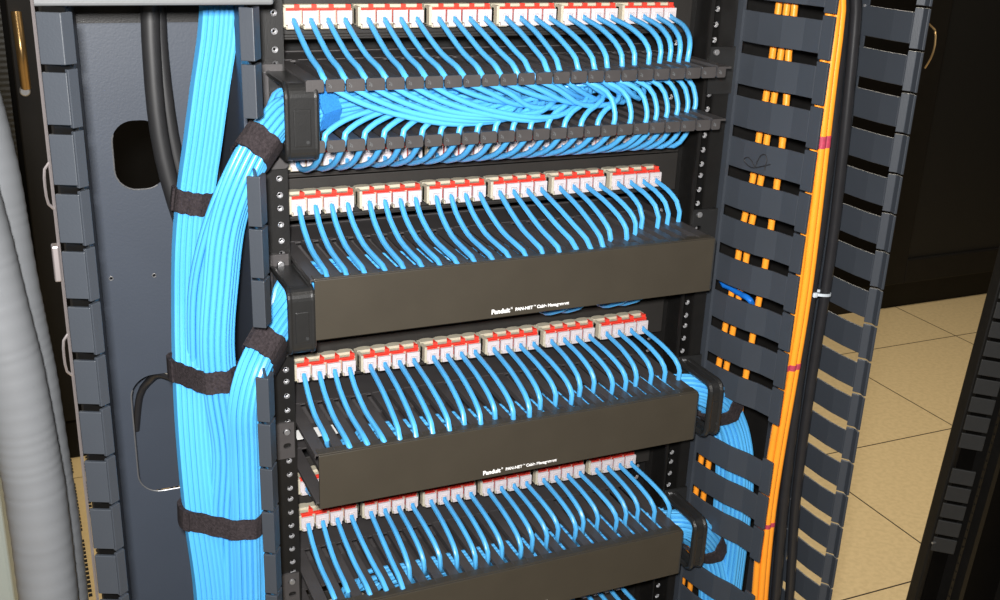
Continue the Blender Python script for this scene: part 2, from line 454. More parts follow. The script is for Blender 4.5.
# ------------------------------------------------- horizontal cable managers
CT = -.0463; CH = .0582; SP = .018; SX0 = -.207
def slot_x(k): return SX0+SP*k
def make_manager(idx, cover):
    z = -4*U*idx+CT
    desc = ['open black finger tray without a cover, blue cords looping inside',
            'black horizontal cable manager, uppermost with a printed front cover',
            'black horizontal cable manager with printed cover in the middle, tie rings at right',
            'black horizontal cable manager with the lowest cover, at bottom edge',
            'black horizontal cable manager under the lowest cords, below the picture edge']
    t = thing('horizontal_cable_manager', desc[idx], 'cable manager', (0, .0, z-.062), 'horizontal cable managers')
    for zz, nm in ((z, 'upper_comb'), (z-CH+.006, 'lower_comb')):
        bm = nb()
        box(bm, -.2235, .2085, .044, .100, zz-.002, zz)
        edges = [-.2235]+[slot_x(k) for k in range(23)]+[.2080]
        g = .0032
        for i in range(24):
            a = edges[i]+(g if i else 0); b = edges[i+1]-(g if i < 23 else 0)
            if b-a < .004: continue
            # tapering finger
            prism(bm, [(a, .0445, zz), (b, .0445, zz), (b-.0003, -.069, zz), (a+.0003, -.069, zz)], (0, 0, -.002))
            box(bm, a+.0003, a+.0013, -.068, .0445, zz-.0045, zz-.002)
            if i: box(bm, a+.0001, a+.0011, -.066, .0445, zz-.0005, zz+.0011)
            if i < 23 : box(bm, a+.001, b+g, .0440, .0450, zz-.0005, zz+.0006)
            if not cover:
                a2 = edges[i]+(.0009 if i else 0); b2 = edges[i+1]-(.0009 if i < 23 else 0)
                if i == 23: b2 = a2+.010
                prism(bm, [(a2+.001, -.0715, zz+.0006), (b2-.001, -.0715, zz+.0006), (b2, -.0715, zz-.0010), (b2, -.0715, zz-.0086), (b2-.001, -.0715, zz-.0100), (a2+.001, -.0715, zz-.0100), (a2, -.0715, zz-.0086), (a2, -.0715, zz-.0010)], (0, .0025, 0))
        obj(nm, bm, Mt['comb'], t)
        if not cover:
            bm = nb()
            for k in range(23):
                xx = slot_x(k)+.003
                box(bm, xx, xx+.0008, -.0722, -.0713, zz-.0058, zz-.0028)
                box(bm, xx+.0018, xx+.0025, -.0722, -.0713, zz-.0066, zz-.0040); box(bm, xx, xx+.0025, -.0722, -.0713, zz-.0044, zz-.0038)
            obj('latch_marks', bm, Mt['bar'], t)
    # back wall of the tray, side cheeks and mounting ears
    bm = nb(); box(bm, -.2235, .2085, .096, .100, z-CH, z+.001); obj('back_wall', bm, Mt['comb'], t)
    for s in (-1, 1):
        bm = nb(); x0, x1 = sorted((s*.2370, s*.2640)) if s > 0 else (-.2450, -.2270)
        zlo, zhi = (z-.040, z+.0095) if s > 0 else (z-.036, z+.004)
        if s > 0: x0 = .2275
        hh = [stadium(s*.2345, z+.004 if s > 0 else z-.006, .008, .006, .003), stadium(s*.2345, z-.0118 if s > 0 else z-.0218, .008, .006, .003)]
        bm = plate_with_holes([(x0, zlo), (x1, zlo), (x1, zhi), (x0, zhi)], hh, .0025)
        for v in bm.verts: v.co = V((v.co.x, -.0016+v.co.z, v.co.y))
        e = obj('mounting_ear', bm, Mt['ring'] if s > 0 else Mt['comb'], t)
        bm = nb()
        cz = z+.004 if s > 0 else z-.006
        for a in (0,):
            prism(bm, [(s*.2345+.0032*math.cos(q*math.pi/6), -.0045, cz+.0032*math.sin(q*math.pi/6)) for q in range(12)], (0, .0045, 0))
        obj('screw', bm, Mt['rim'], e, bevel=.0006)
    if cover:
        x0, x1 = -.2205, .2085
        bm = nb(); box(bm, x0, x1, -.0735, -.0705, z-CH, z)
        box(bm, x0, x1, -.0710, -.0595, z-.0012, z+.0006); box(bm, x0, x1, -.0710, -.0640, z-CH, z-CH+.0018)
        cv = obj('cover', bm, Mt['cover'], t, bevel=.0007)
        bm = nb(); box(bm, x1-.0012, x1+.0002, -.0738, -.0720, z-CH+.002, z-.002); obj('cover_edge', bm, Mt['sq'], cv)
        # lettering
        hw = math.radians(0)
        def text(body, size, x, zz, bold=0.0):
            cu = bpy.data.curves.new('lettering', 'FONT'); cu.body = body; cu.size = size; cu.offset = bold; cu.extrude = .0001
            to = bpy.data.objects.new('tmp', cu); COL.objects.link(to)
            dg = bpy.context.evaluated_depsgraph_get(); me = bpy.data.meshes.new_from_object(to.evaluated_get(dg))
            bpy.data.objects.remove(to); b2 = nb(); b2.from_mesh(me)
            w = max(v.co.x for v in b2.verts)
            for v in b2.verts: v.co = V((x+v.co.x, -.0737-v.co.z, zz+v.co.y))
            obj('lettering', b2, Mt['white'], cv); return w
        # (the lower edge carries the maker's line, left of centre)
        xt = (-.046, -.049, -.049, -.049)[idx-1]; zt = z-CH+.0048
        w = text('Panduit', .0066, xt, zt-.0004, .00022); text('\u00ae', .0028, xt+w+.0006, zt+.0026)
        w2 = text('PAN-NET', .0046, xt+w+.0056, zt+.0002, .00012); text('\u2122', .0032, xt+w+.0056+w2+.0003, zt+.0016)
        text('Cable Management', .0046, xt+w+.0056+w2+.0044, zt+.0002, .00012)
    return t
mgrs = [make_manager(i, i > 0) for i in range(5)]

# ---------------------------------------------------------------- cables
CR = .0027
def hexpack(n, d):
    pts = []
    for i in range(-8, 9):
        for j in range(-8, 9):
            pts.append((d*(i+.5*j), d*.866*j))
    pts.sort(key=lambda p: (round(p[0]**2+p[1]**2, 9), math.atan2(p[1], p[0])))
    return pts[:n]

class Bundle:
    def __init__(s, pts, n, seg=.02, flat=1.0, d=2*CR*1.01, rads=None):
        if pts[-1].z < -.5: pts = pts+[V((pts[-1].x, pts[-1].y, -1.0)), V((pts[-1].x, pts[-1].y, FZ+.03))]
        s.P = resample(pts, seg); s.T, s.N = frames(s.P, V((0, -1, 0)))
        s.off = [(a*flat, b/flat**.5 if flat != 1 else b) for a, b in hexpack(n, d)]
    def strand(s, k, i0=0, i1=None, tw=0.0):
        a, b = s.off[k]; out = []
        for i in range(i0, i1 if i1 is not None else len(s.P)):
            n = s.N[i]; bb = s.T[i].cross(n); th = tw*i
            aa = a*math.cos(th)-b*math.sin(th); b2 = a*math.sin(th)+b*math.cos(th)
            out.append(s.P[i]+n*aa+bb*b2)
        return out

def plug(parent, x, z):
    bm = nb()
    box(bm, x-.0071, x+.0071, .0318, .0352, z-.0125, z-.0002)
    box(bm, x-.0055, x+.0055, .0310, .0350, z-.0160, z-.0120)
    # strain relief hood: open frame round the cord
    box(bm, x-.0034, x-.0022, .0292, .0320, z-.0105, z-.0050)
    box(bm, x+.0022, x+.0034, .0292, .0320, z-.0105, z-.0050)
    box(bm, x-.0034, x+.0034, .0292, .0320, z-.0054, z-.0042)
    obj('plug', bm, Mt['plug'], parent, bevel=.0005)

def make_cable(label, group, path, plug_at=None, seg=.010, sides=7):
    base = V(path[0])
    t = thing('patch_cable', label, 'cable', base, group)
    bm = nb(); P = resample(path, seg)
    sweep(bm, P, circ(CR, sides)); obj('cord', bm, Mt['blue'], t, smooth=True)
    if plug_at: plug(t, *plug_at)
    return t

E1 = [(-.206, -.064), (-.188, -.064), (-.17, -.064), (-.152, -.066), (-.134, -.068), (-.116, -.068), (-.098, -.069), (-.080, -.069), (-.062, -.069), (-.044, -.069), (-.026, -.067), (-.009, -.057), (.008, -.060), (.022, -.057), (.043, -.055), (.060, -.056), (.076, -.052), (.096, -.046), (.112, -.042), (.130, -.039), (.145, -.035), (.159, -.031), (.1705, -.030), (.1785, -.034)]
E2 = [(-.207, -.066), (-.189, -.067), (-.172, -.067), (-.152, -.066), (-.134, -.066), (-.116, -.066), (-.098, -.067), (-.081, -.068), (-.063, -.067), (-.044, -.067), (-.026, -.066), (-.008, -.066), (.011, -.065), (.029, -.066), (.049, -.064), (.064, -.066), (.079, -.064), (.099, -.044), (.117, -.046), (.136, -.031), (.152, -.016), (.171, -.018), (.189, -.009), (.2045, -.007)]
E3 = [(-.205, -.046), (-.188, -.067), (-.17, -.067), (-.153, -.067), (-.137, -.067), (-.12, -.067), (-.102, -.066), (-.084, -.066), (-.065, -.059), (-.049, -.064), (-.03, -.057), (-.013, -.065), (.005, -.066), (.024, -.052), (.045, -.046), (.061, -.052), (.078, -.038), (.099, -.031), (.116, -.042), (.134, -.04), (.15, -.035), (.17, -.034), (.188, -.034), (.205, -.037)]
E4 = [(-.203, -.056), (-.187, -.05), (-.167, -.062), (-.149, -.062), (-.132, -.065), (-.118, -.046), (-.099, -.039), (-.08, -.038), (-.063, -.044), (-.044, -.051), (-.028, -.048), (-.01, -.045), (.01, -.052), (.029, -.041), (.047, -.041), (.065, -.033), (.084, -.04), (.099, -.03), (.119, -.028), (.138, -.039), (.155, -.031), (.173, -.028), (.189, -.039), (.209, -.04)]
ES = [E1, E2, E3, E4, E4]

def drop(row, i):
    """from the jack to just below the comb: list of points"""
    z = -4*U*row; x = port_x(i); xe, ye = ES[row][i]; zc = z+CT
    P = [V((x, .0345, z-.0080)), V((x, .0285, z-.0100))]
    # taut and hanging at the left end, arched outwards at the right
    if row == 0: b = min(1, max(.35, i/20))
    elif row == 1: b = min(1, max(0.1, (i-8)/12))
    elif row == 2: b = 0.15 if i < 4 else min(1, .6+i/40)
    else: b = 0.15+i*.09 if i < 5 else min(1, .75+i/60)
    D = V((xe-x, ye-.03, zc-z+.010))
    sag = (V((x+D.x*.10, .0215, z-.0235)), V((x+D.x*.42, .030+D.y*.42+.004, z-.0385)), V((x+D.x*.78, .030+D.y*.78, zc+.0035)))
    arc = (V((x+D.x*.30, .030+D.y*.52, z-.0145)), V((x+D.x*.74, .030+D.y*.90, z-.0240)), V((xe-D.x*.02, ye-.001, zc+.0110)))
    for s, a in zip(sag, arc): P.append(s.lerp(a, b))
    P += [V((xe, ye, zc+.0005))]
    return P

def name_row(row, i, extra=''):
    m, j = i//4, i % 4
    return 'light blue patch cable from %s jack of %s module, %s patch panel from top' % (ORD[j], ORD[m], {0: 'first', 1: 'third', 2: 'fifth', 3: 'seventh', 4: 'ninth'}[row])

# ---- bundle A: from above, through the left manager
A = Bundle(rise([at(222, -60, 1, .030), at(220, 0, 1, .030), at(217, 40, 1, .030), at(211, 80, 1, .030), at(203, 140, 1, .030), at(196, 190, 1, .030), at(191, 245, 1, .028), at(190, 310, 1, .022),
            at(191, 365, 1, .000), at(194, 430, 1, -.016), at(201, 510, 1, -.030), at(212, 600, 1, -.036), at(214, 720, 1, -.036)]), 37, d=.0052)
for k in range(37):
    t = make_cable('light blue cable in the straight left bundle from above, strand %s from its core' % ORD[k], 'blue cables of the straight bundle from above', A.strand(k), seg=.05)

# ---- bundles B, B2: everything leaving the open tray on the left
zB = CT
Bp = [V((-.150, -.012, zB-.028)), V((-.195, -.026, zB-.031)), V((-.2260, -.036, zB-.036)), at(283, 116, 1, -.040), at(262, 141, 1, -.058), at(241, 182, 1, -.064), at(227, 228, 1, -.056),
      at(221, 280, 1, -.050), at(217, 340, 1, -.046), at(221, 390, 1, -.040), at(229, 450, 1, -.036), at(226, 520, 1, -.034), at(228, 600, 1, -.034), at(229, 720, 1, -.034)]
B = Bundle(Bp, 24, d=.00535)
B2p = [V((-.150, .016, zB-.024)), V((-.195, .010, zB-.026)), V((-.2290, -.008, zB-.034)), at(278, 122, 1, -.018), at(255, 150, 1, -.026), at(232, 195, 1, -.030), at(216, 240, 1, -.022),
      at(206, 290, 1, -.012), at(205, 350, 1, -.006), at(209, 410, 1, -.002), at(218, 480, 1, .0), at(214, 540, 1, .0), at(215, 600, 1, .0), at(216, 720, 1, .0)]
B2 = Bundle(B2p, 24, d=.00535)
# ---- bundles leaving the uppermost covered manager on the left
zC = -4*U+CT
Cp = [V((-.150, -.014, zC-.028)), V((-.195, -.024, zC-.027)), V((-.2260, -.034, zC-.026)), at(290, 308, 1, -.036), at(272, 334, 1, -.056), at(254, 368, 1, -.078), at(245, 405, 1, -.080),
      at(246, 450, 1, -.070), at(248, 520, 1, -.062), at(250, 600, 1, -.055), at(251, 720, 1, -.055)]
Cc = Bundle(Cp, 24, d=.00530)
C2 = Bundle([V((-.150, .016, zC-.028)), V((-.195, .010, zC-.028)), V((-.2280, -.004, zC-.032)), at(280, 335, 1, -.018), at(262, 362, 1, -.030), at(246, 400, 1, -.034), at(243, 450, 1, -.034),
      at(244, 520, 1, -.026), at(246, 600, 1, -.020), at(246, 720, 1, -.020)], 24, d=.00530)
# ---- bundles leaving to the right from managers 3 and 4
def right_bundle(row, dy, dz, dx):
    z = -4*U*row+CT
    return Bundle([V((.150, -.010+dy, z-.024+dz)), V((.190, -.016+dy, z-.020+dz)), V((.222, -.026+dy, z-.018+dz)), V((.2440, -.034+dy, z-.022+dz)), V((.2700+dx, -.034+dy, z-.040+dz)), V((.2900+dx, -.030+dy, z-.068)),
                   V((.3020+dx, -.036+dy*.7, z-.105)), V((.3060+dx, -.044+dy*.7, z-.17)), V((.3080+dx, -.044+dy*.7, z-.32)), V((.3080+dx, -.044+dy*.7, z-.50))], 24, d=.0054)
D3, D3b = right_bundle(2, 0, 0, 0), right_bundle(2, .032, -.014, 0)
D4, D4b = right_bundle(3, -.006, 0, -.006), right_bundle(3, .026, -.014, -.006)

D5, D5b = right_bundle(4, 0, 0, 0), None

def assign(bundle, key):
    idx = list(range(48)); idx.sort(key=key); return idx
# upper row takes the upper half of the bundle
def halves(bundle):
    order = sorted(range(48), key=lambda k: (bundle.strand(k, 0, 1)[0].z), reverse=True)
    return order[:24], order[24:]

def inside_path(bundle, k, xe, ye, zc, sgn):
    """from the slot down to the bundle track and along it"""
    s = bundle.strand(k); off = s[0]-bundle.P[0]
    tx = xe+sgn*.040; lim = sgn*.190
    if sgn*(tx-lim) > 0: tx = max(min(xe+sgn*.012, .200), -.200) if abs(xe) > .178 else lim
    dst = V((tx, bundle.P[0].y+off.y, bundle.P[0].z+off.z))
    mid = V((xe+sgn*.004, ye+(dst.y-ye)*.25, zc-.012))
    P = [mid, V((xe+(tx-xe)*.4, ye+(dst.y-ye)*.65, zc-.5*(zc-dst.z)-.008)), dst]
    x = dst.x
    end = s[0].x
    while sgn*(end-x) > .05:
        x += sgn*.04; P.append(V((x, dst.y+random.uniform(-.001, .001), dst.z+random.uniform(-.001, .001))))
    tail = [p for p in s if sgn*(p.x-x) > .012 or p.z < bundle.P[0].z-.06 or True]
    j = 0
    while j < len(s)-1 and sgn*(s[j].x-x) < .015: j += 1
    return P+s[j:]

GN = {0: 'blue cables from the top patch panel', 1: 'blue cables from the panel above the uppermost cover', 2: 'blue cables from the panel between printed covers', 3: 'blue cables from the panel above the lowest cover', 4: 'blue cables hanging below the lowest cover'}
for row, bun, bun2, sgn in ((1, Cc, C2, -1), (2, D3, D3b, 1), (3, D4, D4b, 1), (4, D5, None, 1)):
    up_ = lo_ = list(range(24)); zc = -4*U*row+CT
    for i in (range(24) if row < 4 else range(12, 24)):
        P = drop(row, i); xe, ye = ES[row][i]
        kk = up_[(i*7) % 24]
        P += inside_path(bun, kk, xe, ye, zc, sgn)
        make_cable(name_row(row, i), GN[row], P, (port_x(i), -4*U*row), seg=.013)
    if bun2 is None: continue
    # lower partners: start at the jacks behind the cover
    for i in range(24):
        x = port_x(i); z = -4*U*row-3*U; kk = lo_[(i*7) % 24]; xe = slot_x(i); zl_ = zc-CH
        dip = .005 if i in (15, 16, 19, 20) else 0
        P = [V((x, .0345, z-.008)), V((x, .027, z-.0090)), V((x+.3*(xe-x), .010, z-.0040-dip)), V((x+.6*(xe-x), -.010, z+.0050-dip)), V((x+.9*(xe-x), -.030, z+.0190-dip)), V((xe, -.036, zl_+.010))]
        bb = bun2; s0 = bb.strand(kk)[0]; tx = xe+sgn*.040
        if sgn*(tx-sgn*.190) > 0: tx = sgn*.190 if abs(xe) < .178 else max(min(xe+sgn*.012, .2), -.2)
        P += [V(((xe+tx)/2, (s0.y-.034)/2, (s0.z+zl_+.012)/2)), V((tx, s0.y, s0.z))]
        xx = P[-1].x; s = bb.strand(kk)
        while sgn*(s[0].x-xx) > .05: xx += sgn*.04; P.append(V((xx, s0.y, s0.z)))
        j = 0
        while j < len(s)-1 and sgn*(s[j].x-xx) < .015: j += 1
        P += s[j:]
        make_cable('light blue cable on %s jack of %s module, panel behind the %s cover' % (ORD[i % 4], ORD[i//4], {1: 'uppermost', 2: 'middle', 3: 'lowest'}[row]),
                   'blue cables from panels behind covers', P, (x, z), seg=.016)

# open tray: loops visible inside
up_ = lo_ = list(range(24))
zc = CT; zlow = CT-CH+.006
def back_left(k, x, y, z, bun=None):
    s = (bun or B).strand(k); P = []
    s0 = s[0]; xx = x
    n = max(1, int((x-s0.x)/.045))
    for q in range(1, n+1):
        f = q/n; fx = x+(s0.x-x)*f
        e = min(1, f*2.2)
        P.append(V((fx, y+(s0.y-y)*e+random.uniform(-.002, .002), z+(s0.z-z)*e+random.uniform(-.0025, .0025))))
    if x > s0.x+.02: return P[:-1]+s
    j = 0
    while j < len(s)-1 and s[j].x > x-.012: j += 1
    return s[j:]
for i in range(24):
    P = drop(0, i); xe, ye = E1[i]; k = up_[(i*11) % 24]
    r = random.uniform
    if i <= 5:      # long sweep to the right along the front, then back
        xt = -.040+i*.012+.010; zl2 = zlow+.0065+.0018*(i % 4)
        P += [V((xe+.006, -.0665, zc-.007)), V((xe+.034, -.066, zc-.022)), V((xe+.072, -.064, zc-.035)), V((min(xe+.120, xt-.03), -.062, zl2+.001)),
              V((xt, -.056, zl2+.002)), V((xt+.022, -.040, zl2+.012)), V((xt+.018, -.012, zc-.018)), V((xt-.02, .006, zc-.015))]
        P += back_left(k, xt-.03, .008, zc-.014)
    elif i <= 11:
        xt = xe+.085+.006*(i % 3); zl2 = zc-.030-.0035*(i % 3)
        P += [V((xe+.006, -.0655, zc-.007)), V((xe+.030, -.062, zc-.018)), V((xe+.058, -.055, zl2+.003)), V((xt, -.044, zl2)), V((xt+.020, -.028, zl2+.004)), V((xt+.016, -.004, zc-.020)), V((xt-.02, .012, zc-.016))]
        P += back_left(k, xt-.03, .012, zc-.018)
    elif i <= 16:
        xt = min(.125, xe+.055+.004*(i % 3)); zl2 = zc-.024-.003*(i % 3)
        P += [V((xe+.005, ye+.002, zc-.007)), V((xe+.024, ye+.006, zc-.020)), V((xt, -.034, zl2-.008)), V((xt+.014, -.020, zl2)), V((xt+.006, .0, zc-.014)), V((xt-.03, .008, zc-.020))]
        P += back_left(k, xt-.05, .006, zc-.026)
    else:
        P += [V((xe+.001, ye+.001, zc-.006)), V((xe-.008, ye+.006, zc-.012-.001*(i % 3))), V((xe-.034, ye+.016, zc-.018-.0014*(i % 4)))]
        P += back_left(k, xe-.05, -.002+r(-.008, .008), zc-.020-.002*(i % 4))
    make_cable(name_row(0, i), GN[0], P, (port_x(i), 0), seg=.011, sides=8)

# lower panel of the open tray: cords come up through the lower comb
for i in range(24):
    x = port_x(i); z = -3*U; xe = slot_x(min(i, 22)) if i < 23 else .2045; k = lo_[(i*11) % 24]
    yf = -.062 if i < 19 else -.060+.009*(i-18)
    P = [V((x, .0345, z-.008)), V((x, .027, z-.0110)), V((x+.35*(xe-x), .006, z-.0090)), V((x+.70*(xe-x), yf*.55, z+.0055)), V((xe, yf, zlow-.006)), V((xe+.002, yf, zlow+.004))]
    if i < 9:
        a = .05+.006*(i % 3)
        P += [V((xe+.022, yf+.008, zlow+.014)), V((xe+a, yf+.016, zlow+.020+.002*(i % 3))), V((xe+a+.035, yf+.030, zlow+.022)), V((xe+a+.040, -.002, zlow+.024)), V((xe+a+.005, .010, zlow+.022))]
        P += back_left(k, xe+a-.02, .010, zlow+.020, B2)
    elif i < 16:
        P += [V((xe+.012, yf+.006, zlow+.012)), V((xe+.030, yf+.014, zlow+.020)), V((xe+.036, yf+.034, zlow+.028)), V((xe+.010, .0, zlow+.034))]
        P += back_left(k, xe-.02, .006, zlow+.032, B2)
    else:
        P += [V((xe+.001, yf+.002, zlow+.016)), V((xe-.006, yf+.006, zlow+.030)), V((xe-.030, yf+.014, zlow+.040)), V((xe-.065, -.018, zlow+.041-.001*(i % 3)))]
        P += back_left(k, xe-.085, -.014, zlow+.038, B2)
    make_cable('light blue patch cable rising through lower comb from %s jack of %s module, second panel' % (ORD[i % 4], ORD[i//4]), 'blue cables from the panel under the open tray', P, (x, z), seg=.011, sides=8)

# ---------------------------------------------------------------- straps
def hull(pts):
    pts = sorted(set((round(a, 6), round(b, 6)) for a, b in pts))
    def half(ps):
        h = []
        for p in ps:
            while len(h) > 1 and (h[-1][0]-h[-2][0])*(p[1]-h[-2][1])-(h[-1][1]-h[-2][1])*(p[0]-h[-2][0]) <= 0: h.pop()
            h.append(p)
        return h
    a = half(pts); b = half(pts[::-1]); return a[:-1]+b[:-1]
def strap(label, members, u, v, yy, width, extra=None, tail=None):
    """hook-and-loop strap wrapped round the cords of the given bundles near a place; members: (bundle)"""
    c0 = at(u, v, 1, yy)
    best = []
    pts3 = []; T = V((0, 0, 0))
    for b in members:
        j = min(range(len(b.P)), key=lambda q: (b.P[q]-c0).length); T += b.T[j]
    T.normalize()
    ctr = V((0, 0, 0)); n = 0
    for b in members:
        # intersect each strand with the strap plane
        for k in range(len(b.off)):
            s = b.strand(k)
            for q in range(len(s)-1):
                d0 = (s[q]-c0).dot(T); d1 = (s[q+1]-c0).dot(T)
                if d0 <= 0 < d1 and (s[q]-c0).length < .10:
                    pts3.append(s[q].lerp(s[q+1], -d0/(d1-d0))); break
    X = T.cross(V((0, 1, 0))).normalized(); Y = X.cross(T)
    ctr = sum(pts3, V((0, 0, 0)))/len(pts3)
    q2 = []
    for p in pts3:
        d = p-ctr
        for a in range(8):
            q2.append((d.dot(X)+(CR+.0008)*math.cos(a*math.pi/4), d.dot(Y)+(CR+.0008)*math.sin(a*math.pi/4)))
    h = hull(q2); h = [V((a, b)) for a, b in h]
    for _ in range(3): h = [q for i in range(len(h)) for q in (h[i].lerp(h[(i+1) % len(h)], .25), h[i].lerp(h[(i+1) % len(h)], .75))]
    # resample evenly
    L = sum((h[i]-h[i-1]).length for i in range(len(h))); N = 48; out = []; acc = 0; i = 0
    cum = [0]
    for i in range(len(h)): cum.append(cum[-1]+(h[(i+1) % len(h)]-h[i]).length)
    for k in range(N):
        s = L*k/N; j = max(q for q in range(len(h)) if cum[q] <= s)
        out.append(h[j].lerp(h[(j+1) % len(h)], (s-cum[j])/max(1e-9, cum[j+1]-cum[j])))
    bm = nb(); th = .0022; rings = []
    for k in range(N+5):
        p = out[k % N]; a = out[(k-1) % N]; b = out[(k+1) % N]; t = (b-a).normalized(); nn = V((t.y, -t.x))
        lift = 0 if k < N else .0020
        wob = .0006*math.sin(k*1.7)
        r = []
        for off, w in ((lift, -1), (lift+th, -1), (lift+th, 1), (lift, 1)):
            qq = p+nn*(off+.0002); r.append(bm.verts.new(ctr+X*qq.x+Y*qq.y+T*(w*width/2+wob)))
        rings.append(r)
    for r0, r1 in zip(rings, rings[1:]):
        for i in range(4): bm.faces.new((r0[i], r0[(i+1) % 4], r1[(i+1) % 4], r1[i]))
    bm.faces.new(rings[0][::-1]); bm.faces.new(rings[-1])
    o = obj('cable_strap', bm, Mt['strap']); tag(o, label, 'strap', 'hook and loop straps'); return o
strap('black fuzzy strap round the straight blue bundle, highest on the left', [A], 195, 200, .030, .021)
strap('black fuzzy strap round the slanted blue bundle below the top black ring', [B, B2], 256, 146, -.050, .023)
strap('long black fuzzy strap holding two blue bundles together, middle of left side', [A, B, B2], 203, 371, -.02, .021)
strap('black fuzzy strap round the slanted bundle below the second black ring', [Cc, C2], 263, 345, -.062, .024)
strap('wide black fuzzy strap round all joined blue bundles, lowest on the left', [A, B, B2, Cc, C2], 220, 508, -.03, .021)
strap('black strap round the blue bundle right of the middle cover', [D3, D3b], 731, 402, -.032, .022)
strap('black strap round the blue bundle right of the lowest cover', [D4, D4b], 712, 543, -.032, .022)
c_ = V((-.196, -.012, zB-.030))
o = strap('blue woven wrap round the cables just right of the top black ring', [B, B2], 320, 110, -.024, .020)
o.data.materials[0] = mat('blue_woven_wrap', (.03, .22, .62), .9, 0, .2, .5, 900, .8, 1600)

# ---------------------------------------------------------- cable rings
def ring_clip(label, x, zt, zb, y0=-.003, y1=-.071, w=.024, foot=True, fx=0.0, tilt=0):
    t = thing('cable_ring', label, 'cable ring', (x, y0, zb), 'black cable retaining rings')
    r = .010; prof = []
    P = []
    def arc(cy, cz, a0, a1):
        for q in range(7):
            a = math.radians(a0+(a1-a0)*q/6); P.append(V((x, cy+r*math.cos(a), cz+r*math.sin(a))))
    P.append(V((x, y0, zt)));
    arc(y1+r, zt-r, 90, 180); arc(y1+r, zb+r, 180, 270)
    P.append(V((x, y0, zb)))
    bm = nb()
    sweep(bm, P, [(-.0016, -w/2), (.0016, -w/2), (.0016, w/2), (-.0016, w/2)], n0=V((0, 0, 1)))
    for s in (-1, 1):    # raised rims along both edges
        Q = [p+V((s*w/2, 0, 0)) for p in P]; sweep(bm, Q, circ(.0026 if w > .02 else .0036, 8), n0=V((0, 0, 1)))
    obj('ring_band', bm, Mt['ring'], t, bevel=0)
    bm = nb(); box(bm, x-w*.30, x+w*.30, y1-.0026, y1-.001, zb+.012, zt-.020); obj('sunken_pad', bm, Mt['ring'], t, bevel=.0008)
    bm = nb(); prism(bm, [(x+.004+.0016*math.cos(q*math.pi/5), y1-.0034, zb+.016+.0016*math.sin(q*math.pi/5)) for q in range(10)], (0, .002, 0)); obj('dimple', bm, Mt['sq'], t)
    if foot:
        hh = [[(x-fx+.003*math.cos(a*math.pi/5), zb-.011+.003*math.sin(a*math.pi/5)) for a in range(10)]]
        bm = plate_with_holes(stadium(x-fx, zb-.008, .023, .027, .004, 3), hh, .005)
        for v in bm.verts: v.co = V((v.co.x, y0-.006+v.co.z, v.co.y))
        f = obj('foot', bm, Mt['comb'], t)
    bm = nb(); box(bm, x-w/2, x+w/2, y0-.002, y0+.001, zb, zt); obj('back_bar', bm, Mt['ring'], t)
    return t
ring_clip('black plastic ring holding the upper blue bundle, beside the open tray', -.2275, -.050, -.114, fx=.010, w=.025)
ring_clip('black plastic ring at left end of the uppermost printed cover', -.2325, -.233, -.295, fx=.010, w=.021)
ring_clip('black plastic ring at right end of the middle cover', .2340, -.398, -.462, y1=-.070, w=.013, foot=False)
ring_clip('black plastic ring at right end of the lowest cover', .2340, -.576, -.640, y1=-.070, w=.013, foot=False)

# white labels inside the covered managers, left end
for (idx, x0, x1, y0, y1) in ((1, -.2225, -.2105, -.035, .010), (2, -.2225, -.180, .004, .024)):
    z = -4*U*idx+CT-.020
    bm = nb(); box(bm, x0, x1, y0, y1, z-.0004, z)
    # label lies on a small shelf
    tag(obj('label_card', bm, Mt['label']), ['', 'small white label card seen past left end of uppermost printed manager', 'white label card seen through left slots of middle manager'][idx], 'label', 'white label cards')

# --------------------------------------------------------- orange cables
def cord_thing(name, label, cat, group, P, r, m, sides=10, seg=.03):
    if P[0].z > .03: P = rise(P)
    if P[-1].z < -.6: P = P+[V((P[-1].x, P[-1].y, -1.0)), V((P[-1].x, P[-1].y, FZ+.02))]
    bm = nb(); tube(bm, P, r, sides, seg); o = obj(name, bm, m, smooth=True); return tag(o, label, cat, group)
ob = [at(838, -60, 1, -.095), at(836, 10, 1, -.095), at(829, 70, 1, -.095), at(822, 130, 1, -.095), at(812, 220, 1, -.093), at(802, 300, 1, -.090), at(789, 380, 1, -.085), at(777, 450, 1, -.078), at(768, 510, 1, -.075), at(762, 570, 1, -.075), at(757, 640, 1, -.075), at(750, 720, 1, -.075)]
OB = rise([V(p) for p in ob]); OB += [V((OB[-1].x, OB[-1].y, -1.0)), V((OB[-1].x, OB[-1].y, FZ+.02))]
offs = [(-.0080, .000), (0, -.0016), (.0078, .0006)]
names_o = ['left', 'middle', 'right']
oc = []
for q, (dx, dy) in enumerate(offs):
    P = [p+V((dx, dy, 0)) for p in OB]
    t = thing('fibre_cable', 'thick orange fibre cable in front of the duct lips, %s of three' % names_o[q], 'cable', P[-1], 'thick orange cables')
    bm = nb(); tube(bm, P, .0043, 12, .03); obj('cord', bm, Mt['orange'], t, smooth=True); oc.append((t, P))
def tape(par, P, z0, z1, r):
    Q = resample(P, .004); Q = [p for p in Q if z0 <= p.z <= z1]
    if len(Q) < 2: return
    bm = nb(); sweep(bm, Q, circ(r, 14)); obj('tape_band', bm, Mt['pink'], par, smooth=True)
for (v, hgt) in ((142, .0085), (366, .008), (533, .008)):
    for t, P in oc:
        zc_ = at(820 if v < 200 else 795 if v < 400 else 766, v, 1, -.09).z; tape(t, P, zc_-hgt, zc_+hgt, .0047)
